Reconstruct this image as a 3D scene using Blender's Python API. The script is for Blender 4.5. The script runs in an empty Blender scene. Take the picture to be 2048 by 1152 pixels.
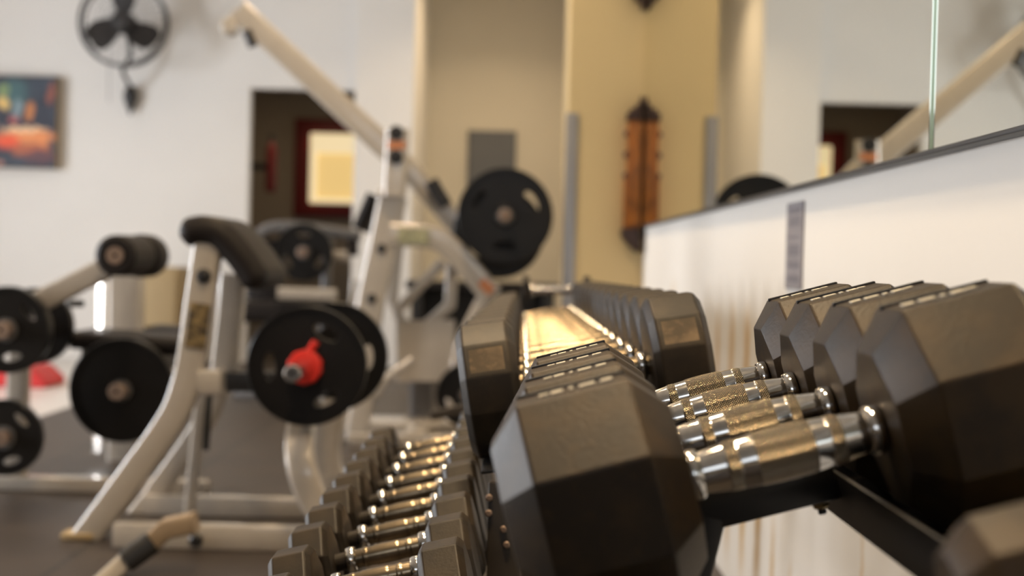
import bpy, bmesh, math, random
from mathutils import Vector, Matrix
random.seed(7)
C = bpy.context.scene
COL = C.collection
R_ = math.radians

# ------------------------------------------------------------------ camera
F_PX, CAM_H = 2844.444, 0.85            # 50 mm lens on a 36 mm sensor, 2048 px wide
VPX, VPY, ROLL = 1015.0, 522.0, 0.0244  # vanishing point of the rack direction, camera roll
_d = Vector(((VPX-1024)/F_PX, (VPY-576)/F_PX, 1)).normalized()
_u = Vector((math.sin(ROLL), -math.cos(ROLL), 0)); _u = (_u-_d*_u.dot(_d)).normalized()
_r = (-_u).cross(_d)
if _r.x < 0: _r = -_r
ROWX, ROWY, ROWZ = (Vector((_r[i], _d[i], _u[i])) for i in range(3))   # camera right / down / forward in world axes
def at(px, py, Y):
    """world point seen at photo pixel (px, py) at depth Y"""
    v = ROWX*((px-1024)/F_PX) + ROWY*((py-576)/F_PX) + ROWZ
    v = v*(Y/v.y)
    return Vector((v.x, v.y, v.z+CAM_H))
cd = bpy.data.cameras.new('camera'); cam = bpy.data.objects.new('camera', cd); COL.objects.link(cam)
m = Matrix.Identity(4)
for i in range(3):
    m[i][0] = ROWX[i]; m[i][1] = -ROWY[i]; m[i][2] = -ROWZ[i]
m[2][3] = CAM_H
cam.matrix_world = m
cd.lens, cd.sensor_width = 50, 36
cd.clip_start, cd.clip_end = 0.05, 100
cd.dof.use_dof = True; cd.dof.focus_distance = 1.56; cd.dof.aperture_fstop = 3.7
C.camera = cam

# ------------------------------------------------------------------ light, exposure
vs = C.view_settings
vs.view_transform = 'Standard'; vs.look = 'None'; vs.gamma = 1; vs.use_curve_mapping = False
vs.exposure = 0.0
w = bpy.data.worlds.new('world'); C.world = w; w.use_nodes = True
w.node_tree.nodes['Background'].inputs[0].default_value = (0.62, 0.75, 1, 1)
w.node_tree.nodes['Background'].inputs[1].default_value = 0.3
def area(name, loc, rot, sx, sy, energy, color):
    l = bpy.data.lights.new(name, 'AREA'); l.shape = 'RECTANGLE'; l.size = sx; l.size_y = sy
    l.energy = energy; l.color = color
    o = bpy.data.objects.new(name, l); o.location = loc; o.rotation_euler = rot; COL.objects.link(o)
    return o
DAY = (0.86, 0.92, 1.0); WARM = (1.0, 0.74, 0.45)
WIN_X = -5.85
WINDOWS = [(2.9, 4.1, 0.15, 2.3, 205), (7.1, 8.1, 0.7, 2.3, 235)]   # y0, y1, z0, z1, watts
for i, (y0, y1, z0, z1, e) in enumerate(WINDOWS):
    area('daylight', (WIN_X-0.1, (y0+y1)/2, (z0+z1)/2), (0, R_(-90), 0), z1-z0, y1-y0, e, ((0.95, 0.94, 0.94), DAY)[i])
area('daylight', (-0.95, -4.97, 2.5), (R_(90), 0, 0), 2.5, 1.4, 22, DAY)
CEIL = 3.5
LAMPS = [(-0.15, 1.25, 34), (-0.5, 3.0, 33), (-3.3, 3.0, 9), (-0.7, 6.0, 30), (-3.3, 6.0, 13), (-3.3, 8.6, 8), (-0.3, 9.6, 21), (-0.1, 11.6, 14)]   # x, y, watts; last lamp is added to brighten the recess

# ------------------------------------------------------------------ material helpers
def mat(name, color, rough=0.5, metal=0.0, spec=0.5, noise=0, nscale=8, bump=0, bscale=60, emit=None, color2=None):
    M = bpy.data.materials.new(name); M.use_nodes = True
    nt = M.node_tree; b = nt.nodes['Principled BSDF']
    b.inputs['Base Color'].default_value = (*color, 1)
    b.inputs['Roughness'].default_value = rough; b.inputs['Metallic'].default_value = metal
    b.inputs['Specular IOR Level'].default_value = spec
    tc = nt.nodes.new('ShaderNodeTexCoord')
    if noise:
        n = nt.nodes.new('ShaderNodeTexNoise'); n.inputs['Scale'].default_value = nscale; n.inputs['Detail'].default_value = 5
        nt.links.new(tc.outputs['Object'], n.inputs['Vector'])
        r = nt.nodes.new('ShaderNodeValToRGB')
        c2 = color2 or tuple(c*(1-noise) for c in color)
        r.color_ramp.elements[0].position = 0.35; r.color_ramp.elements[1].position = 0.68
        r.color_ramp.elements[0].color = (*c2, 1); r.color_ramp.elements[1].color = (*color, 1)
        nt.links.new(n.outputs['Fac'], r.inputs[0]); nt.links.new(r.outputs[0], b.inputs['Base Color'])
    if bump:
        n = nt.nodes.new('ShaderNodeTexNoise'); n.inputs['Scale'].default_value = bscale; n.inputs['Detail'].default_value = 3
        nt.links.new(tc.outputs['Object'], n.inputs['Vector'])
        bp = nt.nodes.new('ShaderNodeBump'); bp.inputs['Strength'].default_value = bump; bp.inputs['Distance'].default_value = 0.002
        nt.links.new(n.outputs['Fac'], bp.inputs['Height']); nt.links.new(bp.outputs[0], b.inputs['Normal'])
    if emit:
        b.inputs['Emission Color'].default_value = (*emit[:3], 1); b.inputs['Emission Strength'].default_value = emit[3]
    return M
class NB:
    """tiny node-graph builder"""
    def __init__(s, M): s.nt = M.node_tree
    def v(s, x, sock):
        if isinstance(x, (int, float)): sock.default_value = x
        else: s.nt.links.new(x, sock)
    def math(s, op, a, b=0.0, c=None):
        n = s.nt.nodes.new('ShaderNodeMath'); n.operation = op
        s.v(a, n.inputs[0]); s.v(b, n.inputs[1])
        if c is not None: s.v(c, n.inputs[2])
        return n.outputs[0]
    def xyz(s, kind='Object'):
        t = s.nt.nodes.new('ShaderNodeTexCoord'); x = s.nt.nodes.new('ShaderNodeSeparateXYZ')
        s.nt.links.new(t.outputs[kind], x.inputs[0]); return t.outputs[kind], x.outputs
    def step(s, x, a, b):
        n = s.nt.nodes.new('ShaderNodeMapRange'); n.interpolation_type = 'SMOOTHSTEP'
        s.v(x, n.inputs[0]); n.inputs[1].default_value = a; n.inputs[2].default_value = b
        return n.outputs[0]
    def mix(s, f, a, b):
        n = s.nt.nodes.new('ShaderNodeMix'); n.data_type = 'RGBA'
        s.v(f, n.inputs[0])
        for x, k in ((a, 6), (b, 7)):
            if isinstance(x, tuple): n.inputs[k].default_value = (*x, 1)
            else: s.nt.links.new(x, n.inputs[k])
        return n.outputs[2]
    def noise(s, vec, scale, detail=4):
        n = s.nt.nodes.new('ShaderNodeTexNoise'); n.inputs['Scale'].default_value = scale; n.inputs['Detail'].default_value = detail
        s.nt.links.new(vec, n.inputs['Vector']); return n.outputs['Fac']

M = {}
M['white_wall'] = mat('white_paint', (0.80, 0.775, 0.74), 0.65, noise=0.04, nscale=1.5)
M['tan_wall'] = mat('tan_paint', (0.78, 0.73, 0.62), 0.6, noise=0.05, nscale=1.2)
M['yellow_wall'] = mat('yellow_paint', (0.62, 0.47, 0.24), 0.55, noise=0.06, nscale=1.2)
M['ceiling'] = mat('ceiling_paint', (0.55, 0.51, 0.46), 0.8)
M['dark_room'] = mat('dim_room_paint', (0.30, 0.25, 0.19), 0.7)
def mat_floor():
    X = mat('rubber_mat', (0.05, 0.037, 0.027), 0.47, bump=0.5, bscale=120); n = NB(X); b = X.node_tree.nodes['Principled BSDF']
    vec, o = n.xyz()
    base = n.mix(n.noise(vec, 4, 5), (0.022, 0.0155, 0.011), (0.046, 0.033, 0.024))
    def seam(sock, off, pitch):
        t = n.math('PINGPONG', n.math('ADD', sock, off), pitch/2)
        return n.math('SUBTRACT', 1.0, n.step(t, 0.004, 0.012))
    c = n.mix(n.math('MAXIMUM', seam(o[0], 1.19, 0.615), seam(o[1], 0.3, 1.23)), base, (0.010, 0.008, 0.006))
    X.node_tree.links.new(c, b.inputs['Base Color']); return X
M['mat'] = mat_floor()
M['pale_floor'] = mat('pale_floor', (0.60, 0.57, 0.54), 0.28, noise=0.06, nscale=2)
M['silver'] = mat('silver_powder_coat', (0.43, 0.385, 0.33), 0.36, 0.1, 0.5, noise=0.06, nscale=14)
_b = M['silver'].node_tree.nodes['Principled BSDF']; _b.inputs['Coat Weight'].default_value = 1.0; _b.inputs['Coat Roughness'].default_value = 0.09; _b.inputs['Coat IOR'].default_value = 1.6
M['silver_dark'] = mat('grey_steel', (0.15, 0.145, 0.145), 0.34, 0.3)
M['steel_rod'] = mat('bright_steel', (0.72, 0.70, 0.68), 0.16, 1.0)
M['pad'] = mat('black_vinyl', (0.013, 0.010, 0.009), 0.5, 0, 0.2, bump=0.3, bscale=200)
M['plate'] = mat('black_enamel', (0.010, 0.009, 0.0085), 0.33, 0, 0.3, noise=0.3, nscale=9)
M['black'] = mat('black_plastic', (0.014, 0.013, 0.013), 0.4)
M['bushing'] = mat('worn_steel_end', (0.24, 0.17, 0.13), 0.5, 0.3)
M['red'] = mat('red_plastic', (0.62, 0.025, 0.015), 0.38)
M['red_floor'] = mat('red_vinyl', (0.55, 0.02, 0.02), 0.5)
M['dark_red'] = mat('dark_red_paint', (0.14, 0.008, 0.008), 0.5)
M['rack_black'] = mat('black_rack_steel', (0.012, 0.011, 0.010), 0.34, noise=0.25, nscale=20)
M['rack_brown'] = mat('dusty_rack_steel', (0.05, 0.038, 0.026), 0.45, noise=0.4, nscale=12)
M['tan_plate'] = mat('tan_plastic', (0.30, 0.22, 0.14), 0.5)
M['cardboard'] = mat('tan_board', (0.36, 0.265, 0.14), 0.75)
M['grey_board'] = mat('grey_board', (0.155, 0.165, 0.185), 0.6, noise=0.1, nscale=3)
M['grey_metal'] = mat('grey_corner_metal', (0.30, 0.295, 0.30), 0.35, 0.5)
M['brass'] = mat('dull_brass', (0.32, 0.24, 0.11), 0.35, 0.8)
M['cream'] = mat('glowing_cream_paint', (0.80, 0.70, 0.48), 0.5, emit=(1.0, 0.80, 0.47, 0.75))  # frame is no lamp; its lit look is put in as glow
M['lit_pane'] = mat('lit_window_pane', (0.5, 0.38, 0.15), 0.4, emit=(1.0, 0.68, 0.26, 0.72))
M['wood'] = mat('orange_wood', (0.34, 0.11, 0.012), 0.38, noise=0.55, nscale=14)
M['dark_wood'] = mat('dark_carved_wood', (0.035, 0.014, 0.008), 0.4)
M['white_mark'] = mat('white_lettering', (0.70, 0.65, 0.53), 0.5)
M['wire'] = mat('dark_wire', (0.02, 0.019, 0.02), 0.35)
M['fan_blade'] = mat('dark_blade', (0.022, 0.018, 0.016), 0.5)
M['glass_edge'] = mat('green_glass_edge', (0.72, 0.88, 0.78), 0.12, 0.5, spec=0.8)
M['mirror'] = mat('mirror_silvering', (0.77, 0.765, 0.68), 0.0, 1.0)
M['label_gold'] = mat('gold_label', (0.30, 0.21, 0.09), 0.4, 0.3, noise=0.85, nscale=55, color2=(0.03, 0.025, 0.02))
M['label_green'] = mat('pale_green_label', (0.46, 0.44, 0.26), 0.5, noise=0.5, nscale=40, color2=(0.2, 0.2, 0.13))
M['label_blue'] = mat('dark_blue_label', (0.03, 0.035, 0.11), 0.4)
M['orange_sticker'] = mat('orange_sticker', (0.45, 0.17, 0.07), 0.5)
M['lamp'] = mat('lamp_glow', (1, 0.9, 0.7), 0.4, emit=(1.0, 0.72, 0.4, 6.0))
M['sky'] = mat('daylight_pane', (0.9, 0.95, 1), 0.2, emit=(0.75, 0.86, 1.0, 3.0))

def rubber(name, col, worn, amount, rough=0.42):
    """black rubber with dusty, scuffed patches"""
    X = mat(name, col, rough, spec=0.27); n = NB(X); b = X.node_tree.nodes['Principled BSDF']
    vec, _ = n.xyz()
    f = n.math('MULTIPLY', n.step(n.noise(vec, 16, 6), 0.42, 0.66), amount)
    f2 = n.math('MULTIPLY', n.step(n.noise(vec, 90, 3), 0.5, 0.72), amount*0.5)
    c = n.mix(n.math('MAXIMUM', f, f2), col, worn)
    X.node_tree.links.new(c, b.inputs['Base Color'])
    bp = X.node_tree.nodes.new('ShaderNodeBump'); bp.inputs['Strength'].default_value = 0.18; bp.inputs['Distance'].default_value = 0.001
    X.node_tree.links.new(n.noise(vec, 260, 2), bp.inputs['Height']); X.node_tree.links.new(bp.outputs[0], b.inputs['Normal'])
    return X
M['rubber'] = rubber('hex_rubber', (0.022, 0.0145, 0.008), (0.056, 0.032, 0.0105), 0.8)
M['rubber_far'] = rubber('twelve_side_rubber', (0.020, 0.015, 0.010), (0.050, 0.034, 0.018), 0.6, 0.46)
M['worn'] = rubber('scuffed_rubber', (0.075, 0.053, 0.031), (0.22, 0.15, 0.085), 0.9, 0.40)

def chrome_mats():
    c = mat('chrome', (0.78, 0.75, 0.70), 0.10, 1.0, noise=0.25, nscale=40)
    k = mat('knurled_chrome', (0.62, 0.55, 0.45), 0.24, 1.0); n = NB(k); nt = k.node_tree; b = nt.nodes['Principled BSDF']
    _, o = n.xyz()
    th = n.math('ARCTAN2', n.math('SUBTRACT', o[2], 0.0), o[1])
    xx = n.math('MULTIPLY', o[0], 2500.0)
    a = n.math('SINE', n.math('ADD', xx, n.math('MULTIPLY', th, 49.0)))
    d = n.math('SINE', n.math('SUBTRACT', xx, n.math('MULTIPLY', th, 49.0)))
    h = n.math('MULTIPLY', n.math('ADD', a, d), 0.25)
    bp = nt.nodes.new('ShaderNodeBump'); bp.inputs['Strength'].default_value = 1.0; bp.inputs['Distance'].default_value = 0.0010
    nt.links.new(h, bp.inputs['Height']); nt.links.new(bp.outputs[0], b.inputs['Normal'])
    col = n.mix(n.step(h, -0.25, 0.38), (0.05, 0.03, 0.016), (0.74, 0.64, 0.48)); nt.links.new(col, b.inputs['Base Color'])  # groove shade put into the colour, dark valleys and bright ridges
    return c, k
M['chrome'], M['knurl'] = chrome_mats()
M['dull_chrome'] = mat('dull_chrome', (0.36, 0.285, 0.19), 0.27, 1.0, noise=0.4, nscale=30)

# ------------------------------------------------------------------ geometry helpers
def fin(bm, name, m, parent=None, angle=32, root=None):
    bmesh.ops.recalc_face_normals(bm, faces=bm.faces[:])
    if root is None and parent is not None:
        p = parent; root = Vector((0, 0, 0))
        while p is not None: root += p.location; p = p.parent
    if root is not None: bmesh.ops.translate(bm, verts=bm.verts[:], vec=-Vector(root))
    me = bpy.data.meshes.new(name); bm.to_mesh(me); bm.free()
    for x in (m if isinstance(m, (list, tuple)) else [m]): me.materials.append(x)
    me.shade_smooth(); me.set_sharp_from_angle(angle=R_(angle))
    o = bpy.data.objects.new(name, me); COL.objects.link(o)
    if parent is not None: o.parent = parent
    return o
def part(name, bm, m, parent, label=None, **k):
    o = fin(bm, name, m, parent, **k)
    if label: o['label'] = label
    return o
def thing(name, label, cat, loc=(0, 0, 0), group=None):
    o = bpy.data.objects.new(name, None); o.empty_display_size = 0.05; COL.objects.link(o); o.location = loc
    o['label'] = label; o['category'] = cat
    if group: o['group'] = group
    return o
def single(name, bm, m, label, cat, loc, group=None, **k):
    o = fin(bm, name, m, None, root=Vector(loc), **k); o.location = loc
    o['label'] = label; o['category'] = cat
    if group: o['group'] = group
    return o
def struct(name, bm, m, **k):
    o = fin(bm, name, m, None, **k); o['kind'] = 'structure'; return o
def B(): return bmesh.new()
def box(bm, lo, hi, bev=0):
    lo, hi = Vector(lo), Vector(hi)
    r = bmesh.ops.create_cube(bm, size=1)
    for v in r['verts']: v.co = Vector(((lo[i]+hi[i])/2 + v.co[i]*(hi[i]-lo[i]) for i in range(3)))
    if bev:
        es = list({e for v in r['verts'] for e in v.link_edges})
        bmesh.ops.bevel(bm, geom=es, offset=bev, segments=2, affect='EDGES', profile=0.5)
    return bm
def frame_of(ax, hint=None):
    ax = Vector(ax).normalized()
    h = Vector(hint) if hint is not None else (Vector((0, 0, 1)) if abs(ax.z) < 0.9 else Vector((0, 1, 0)))
    u = (h-ax*h.dot(ax)).normalized(); return ax, u, ax.cross(u)
def lathe(bm, prof, o, ax, seg=32, mats=None, close=True):
    """prof: list of (distance along axis, radius)"""
    ax, u, v = frame_of(ax); o = Vector(o); rings = []
    for d, r in prof:
        rings.append([bm.verts.new(o+ax*d+(u*math.cos(t)+v*math.sin(t))*r) for t in (2*math.pi*k/seg for k in range(seg))])
    for j in range(len(rings)-1):
        for k in range(seg):
            f = bm.faces.new((rings[j][k], rings[j][(k+1) % seg], rings[j+1][(k+1) % seg], rings[j+1][k]))
            if mats: f.material_index = mats[j]
    if close:
        bm.faces.new(rings[0][::-1]); bm.faces.new(rings[-1])
    return bm
def cyl(bm, a, b, r, r2=None, seg=24, bev=0.0):
    a, b = Vector(a), Vector(b); L = (b-a).length; r2 = r if r2 is None else r2
    p = [(0, r), (L, r2)] if not bev else [(0, r-bev), (bev, r), (L-bev, r2), (L, r2-bev)]
    return lathe(bm, p, a, b-a, seg)
def rrect(w, h, r, n=4):
    pts = []
    for cx, cy, a0 in ((w/2-r, h/2-r, 0), (-w/2+r, h/2-r, 90), (-w/2+r, -h/2+r, 180), (w/2-r, -h/2+r, 270)):
        for k in range(n+1):
            a = R_(a0+90*k/n); pts.append((cx+r*math.cos(a), cy+r*math.sin(a)))
    return pts
def smooth_path(pts, n=6):
    """Catmull-Rom through the points"""
    P = [Vector(p) for p in pts]; P = [P[0]*2-P[1]]+P+[P[-1]*2-P[-2]]; out = []
    for i in range(1, len(P)-2):
        for k in range(n):
            t = k/n; a, b, c, d = P[i-1:i+3]
            out.append(0.5*((2*b)+(c-a)*t+(2*a-5*b+4*c-d)*t*t+(3*b-a-3*c+d)*t**3))
    out.append(P[-2]); return out
def sweep(bm, pts, w, h, r=None, side=(0, 1, 0), n=3, cap=0.0):
    """rounded-rectangle tube along pts; h runs along `side`, w across it"""
    P = [Vector(p) for p in pts]; r = min(w, h)*0.22 if r is None else r
    sec = rrect(w, h, r, n); rings = []; S = Vector(side)
    for i, p in enumerate(P):
        t = (P[min(i+1, len(P)-1)]-P[max(i-1, 0)]).normalized()
        s = (S-t*S.dot(t)).normalized(); a = t.cross(s)
        k = 1.0
        if 0 < i < len(P)-1:
            c = (P[i]-P[i-1]).normalized().dot((P[i+1]-P[i]).normalized()); k = 1/max(0.6, math.sqrt((1+c)/2))
        def ring(q, f=1.0): rings.append([bm.verts.new(q+a*(x*k*f)+s*(y*(1-(1-f)*w/h*0.8))) for x, y in sec])
        if cap and i == 0:
            for u in (85, 60, 35, 15): ring(p-t*cap*math.sin(R_(u)), math.cos(R_(u)))
        ring(p)
        if cap and i == len(P)-1:
            for u in (15, 35, 60, 85): ring(p+t*cap*math.sin(R_(u)), math.cos(R_(u)))
    N = len(sec)
    for j in range(len(rings)-1):
        for q in range(N): bm.faces.new((rings[j][q], rings[j][(q+1) % N], rings[j+1][(q+1) % N], rings[j+1][q]))
    bm.faces.new(rings[0][::-1]); bm.faces.new(rings[-1]); return bm
def tube(bm, pts, r, seg=14): return sweep(bm, pts, 2*r, 2*r, r*0.999, n=seg//4)
def torus(bm, c, ax, R, r, seg=48, ss=8):
    ax, u, v = frame_of(ax); c = Vector(c); rings = []
    for i in range(seg):
        t = 2*math.pi*i/seg; d = u*math.cos(t)+v*math.sin(t)
        rings.append([bm.verts.new(c+d*(R+r*math.cos(2*math.pi*j/ss))+ax*(r*math.sin(2*math.pi*j/ss))) for j in range(ss)])
    for i in range(seg):
        for j in range(ss): bm.faces.new((rings[i][j], rings[(i+1) % seg][j], rings[(i+1) % seg][(j+1) % ss], rings[i][(j+1) % ss]))
    return bm
def pixpath(pts, Y): return [at(p[0], p[1], p[2] if len(p) > 2 else Y) for p in pts]

# ------------------------------------------------------------------ the room
XW, XM = 0.615, 0.598                    # right wall face, mirror face
YE, YB = 6.45, 11.2                      # end pilaster, back wall
struct('floor', box(B(), (-2.36, -5.0, -0.1), (XW+0.3, 14.2, 0)), M['mat'])
o = struct('trim_1', box(B(), (-6.2, -5.0, -0.1), (-2.36, 14.2, 0.0)), M['pale_floor'])
struct('ceiling', box(B(), (-6.2, -5.0, CEIL), (XW+0.3, 14.2, CEIL+0.1)), M['ceiling'])
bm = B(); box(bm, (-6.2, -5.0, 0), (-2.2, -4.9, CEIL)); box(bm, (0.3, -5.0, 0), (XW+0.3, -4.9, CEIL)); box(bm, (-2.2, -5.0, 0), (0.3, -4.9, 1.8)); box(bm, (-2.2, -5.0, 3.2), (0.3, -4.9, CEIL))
struct('wall_rear', bm, M['dark_room'])  # dark wall colour stands in for an unlit rear of the room
bm = B()
for a, b, c_, d_ in ((-2.2, 0.3, 1.8, 1.85), (-2.2, 0.3, 3.15, 3.2), (-2.2, -2.15, 1.85, 3.15), (0.25, 0.3, 1.85, 3.15), (-0.97, -0.93, 1.85, 3.15)): box(bm, (a, -4.96, c_), (b, -4.88, d_))
struct('window_3', bm, M['white_wall'])

# right wall below and behind the mirror, with rust streaks
def stained_wall():
    X = mat('stained_white_paint', (0.80, 0.775, 0.735), 0.6); n = NB(X); nt = X.node_tree; b = nt.nodes['Principled BSDF']
    vec, o = n.xyz(); y, z = o[1], o[2]
    wob = n.math('MULTIPLY', n.math('SUBTRACT', n.noise(vec, 14, 4), 0.5), 0.05)
    tot = None
    # y, half width, top z, foot z, strength
    for (sy, hw, zt, zb, s) in STAINS:
        d = n.math('ABSOLUTE', n.math('SUBTRACT', n.math('ADD', y, wob), sy))
        across = n.math('SUBTRACT', 1.0, n.step(d, hw*0.15, hw))
        up = n.math('SUBTRACT', 1.0, n.step(z, zt-0.14, zt))
        dn = n.step(z, zb-0.1, zb+0.1)
        f = n.math('MULTIPLY', n.math('MULTIPLY', across, up), n.math('MULTIPLY', dn, s))
        tot = f if tot is None else n.math('MAXIMUM', tot, f)
    c = n.mix(tot, (0.80, 0.775, 0.735), (0.56, 0.35, 0.11))
    nt.links.new(c, b.inputs['Base Color']); return X
STAINS = [(4.12, .055, .76, .1, .8), (3.86, .055, .79, .1, .85), (3.62, .06, .79, .1, .95), (3.40, .055, .77, .1, .85), (5.25, .13, .83, .3, .55), (4.6, .06, .74, .2, .5),
          (3.20, .035, .33, .0, .8), (3.00, .03, .27, .0, .8), (2.83, .025, .20, .0, .7), (2.41, .022, .48, .0, .45)]
M['stained'] = stained_wall()
struct('wall_right', box(B(), (XW, -5.0, 0), (XW+0.12, YE+0.6, CEIL)), M['stained'])
struct('wall_end', box(B(), (at(1135, 300, YE).x, YE, 0), (XW+0.01, YE+0.6, CEIL)), M['yellow_wall'])
XR = at(1135, 300, YE).x
struct('wall_recess', box(B(), (-0.78, 13.0, 0), (XW+0.3, 13.1, CEIL)), M['tan_wall'])
struct('wall_recess_side', box(B(), (XW+0.02, YE+0.6, 0), (XW+0.12, 13.0, CEIL)), M['tan_wall'])
DX0, DX1, DZ = at(500, 176, YB).x, -1.215, 2.16
bm = B(); box(bm, (-6.2, YB, 0), (DX0, YB+0.12, CEIL)); box(bm, (DX0, YB, DZ), (DX1, YB+0.12, CEIL))
struct('wall_back', bm, M['white_wall'])
struct('trim_2', box(B(), (DX1, YB-0.12, 0), (at(829, 100, YB-0.12).x, 13.0, CEIL)), M['white_wall'])
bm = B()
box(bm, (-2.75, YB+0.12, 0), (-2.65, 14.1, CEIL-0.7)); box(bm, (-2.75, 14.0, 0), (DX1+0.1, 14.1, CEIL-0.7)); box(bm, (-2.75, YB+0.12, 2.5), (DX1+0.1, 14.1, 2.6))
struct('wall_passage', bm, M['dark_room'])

l = bpy.data.lights.new('passage_fill', 'AREA'); l.shape = 'DISK'; l.size = 0.25; l.energy = 5; l.color = WARM  # unseen light added to brighten the passage
lo = bpy.data.objects.new('passage_fill', l); lo.location = (-1.9, 12.6, 2.48); COL.objects.link(lo)

# left wall with its two windows
ys = [-5.0]; bm = B()
for (y0, y1, z0, z1, e) in WINDOWS:
    box(bm, (-5.95, ys[-1], 0), (WIN_X, y0, CEIL)); ys.append(y1)
    box(bm, (-5.95, y0, 0), (WIN_X, y1, z0)); box(bm, (-5.95, y0, z1), (WIN_X, y1, CEIL))
box(bm, (-5.95, ys[-1], 0), (WIN_X, YB+0.1, CEIL))
struct('wall_left', bm, M['white_wall'])
for i, (y0, y1, z0, z1, e) in enumerate(WINDOWS):
    bm = B(); t = 0.05
    box(bm, (WIN_X-0.06, y0, z0), (WIN_X+0.02, y0+t, z1)); box(bm, (WIN_X-0.06, y1-t, z0), (WIN_X+0.02, y1, z1))
    box(bm, (WIN_X-0.06, y0+t, z0), (WIN_X+0.02, y1-t, z0+t)); box(bm, (WIN_X-0.06, y0+t, z1-t), (WIN_X+0.02, y1-t, z1))
    box(bm, (WIN_X-0.05, (y0+y1)/2-0.02, z0+t), (WIN_X+0.01, (y0+y1)/2+0.02, z1-t))
    struct('window_%d' % (i+1), bm, M['white_wall'])

# ceiling downlights, with the added recess light among them
for i, (x, y, lw) in enumerate(LAMPS):
    t = thing('ceiling_light', 'unseen round recessed warm ceiling light, over the gym floor or added in the recess', 'light', (x, y, CEIL-0.03), 'ceiling downlights')
    part('lamp_ring', torus(B(), (x, y, CEIL-0.012), (0, 0, 1), 0.17, 0.014), M['grey_metal'], t)
    part('diffuser', lathe(B(), [(0, 0.155), (0.012, 0.155)], (x, y, CEIL-0.02), (0, 0, 1)), M['lamp'], t)
    l = bpy.data.lights.new('lamp', 'AREA'); l.shape = 'DISK'; l.size = 0.3; l.energy = lw; l.color = WARM; l.spread = R_(125)
    lo = bpy.data.objects.new('lamp', l); lo.location = (x, y, CEIL-0.03); COL.objects.link(lo)

# ------------------------------------------------------------------ mirror on the right wall
YS = 2.02; ZM = at(1861, 299, YS).z
def mirror_panel(name, label, y0, y1, x):
    t = thing(name, label, 'mirror', (x, y0, ZM), 'wall mirror panels')
    part('mirror_glass', box(B(), (x, y0, ZM), (x+0.0012, y1, 2.75)), M['mirror'], t)
    part('glass_edge', box(B(), (x+0.0012, y0, ZM), (x+0.010, y1, 2.75)), M['glass_edge'], t, label='pale green glass edge')
    part('mirror_backing', box(B(), (x+0.010, y0+0.004, ZM), (XW, y1-0.004, 2.745)), M['black'], t)
mirror_panel('wall_mirror', 'frameless wall mirror panel reaching to the yellow end wall', YS+0.003, YE, XM-0.004)
mirror_panel('wall_mirror', 'frameless wall mirror panel nearest the camera, right of the seam', -1.6, YS-0.001, XM)
o = single('mirror_rail', box(B(), (XM-0.007, -1.6, ZM-0.008), (XW, YE, ZM-0.0005), 0.0015), M['black'], 'dark thin metal channel carrying the lower edge of the wall mirrors', 'rail', (XM, 0, ZM-0.013))

# ------------------------------------------------------------------ dumbbells
def head_bm(N, Rr, k, ca, L, s0, sgn, zc, bev, rot):
    """chamfered N-sided prism along X; inner face at s0"""
    bm = B(); rings = []
    for d, r in ((0, Rr*k), (ca, Rr), (L-ca, Rr), (L, Rr*k)):
        rings.append([bm.verts.new((sgn*(s0+d), r*math.cos(a), zc+r*math.sin(a))) for a in (rot+2*math.pi*j/N for j in range(N))])
    for j in range(3):
        for q in range(N): bm.faces.new((rings[j][q], rings[j][(q+1) % N], rings[j+1][(q+1) % N], rings[j+1][q]))
    bm.faces.new(rings[0][::-1]); bm.faces.new(rings[-1])
    bmesh.ops.recalc_face_normals(bm, faces=bm.faces[:])
    if bev: bmesh.ops.bevel(bm, geom=bm.edges[:], offset=bev, segments=2, affect='EDGES', profile=0.5)
    return bm
def handle_bm(half, rc, rn, zc):
    """contoured chrome grip along X with knurled bands; material 1 = knurl"""
    ts = [-1, -.62, -.58, -.46, -.42, -.30, -.29, -.15, 0, .15, .29, .30, .42, .46, .58, .62, 1]
    kn = {(-.58, -.46), (-.29, -.15), (-.15, 0), (0, .15), (.15, .29), (.46, .58)}
    full = []
    for a, b in zip(ts, ts[1:]):
        for q in range(4): full.append((a+(b-a)*q/4, 1 if (a, b) in kn else 0))
    full.append((1, 0))
    rad = lambda t: rn+(rc-rn)*max(0.0, math.cos(min(1, abs(t)/0.95)*math.pi/2))**0.8
    bm = B()
    lathe(bm, [(t*half, rad(t)+(0.0006 if kk else 0)) for t, kk in full], (0, 0, 0), (1, 0, 0), 40, [kk for _, kk in full][:-1])
    return bm
def collar_bm(x, L, r, sgn):
    return lathe(B(), [(0, r*.78), (L*.12, r*.95), (L*.3, r), (L*.75, r), (L*.92, r*.94), (L, r*.8)], (sgn*x, 0, 0), (-sgn, 0, 0), 36)
def marks_bm(s0, L, sgn, z, scale=1.0):
    """raised lettering bars and a sunk-looking label plate outline on the top flat"""
    bm = B(); rnd = random.Random(5)
    x = s0+L*0.26
    while x < s0+L*0.66:
        wd = rnd.uniform(.003, .013)*scale; hh = rnd.uniform(.5, 1.0)
        box(bm, (sgn*x if sgn > 0 else -x-wd, -0.011*scale*hh, z-0.0005), (sgn*x+wd if sgn > 0 else -x, 0.002*scale*hh, z+0.0012)); x += wd+rnd.uniform(.0015, .005)*scale
    return bm
def slot_bm(s0, L, sgn, z, dy):
    bm = B(); a, b = s0+L*0.18, s0+L*0.80
    lo, hi = (a, b) if sgn > 0 else (-b, -a)
    box(bm, (lo, dy-0.003, z-0.002), (hi, dy+0.003, z+0.0022), 0.001); return bm
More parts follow.
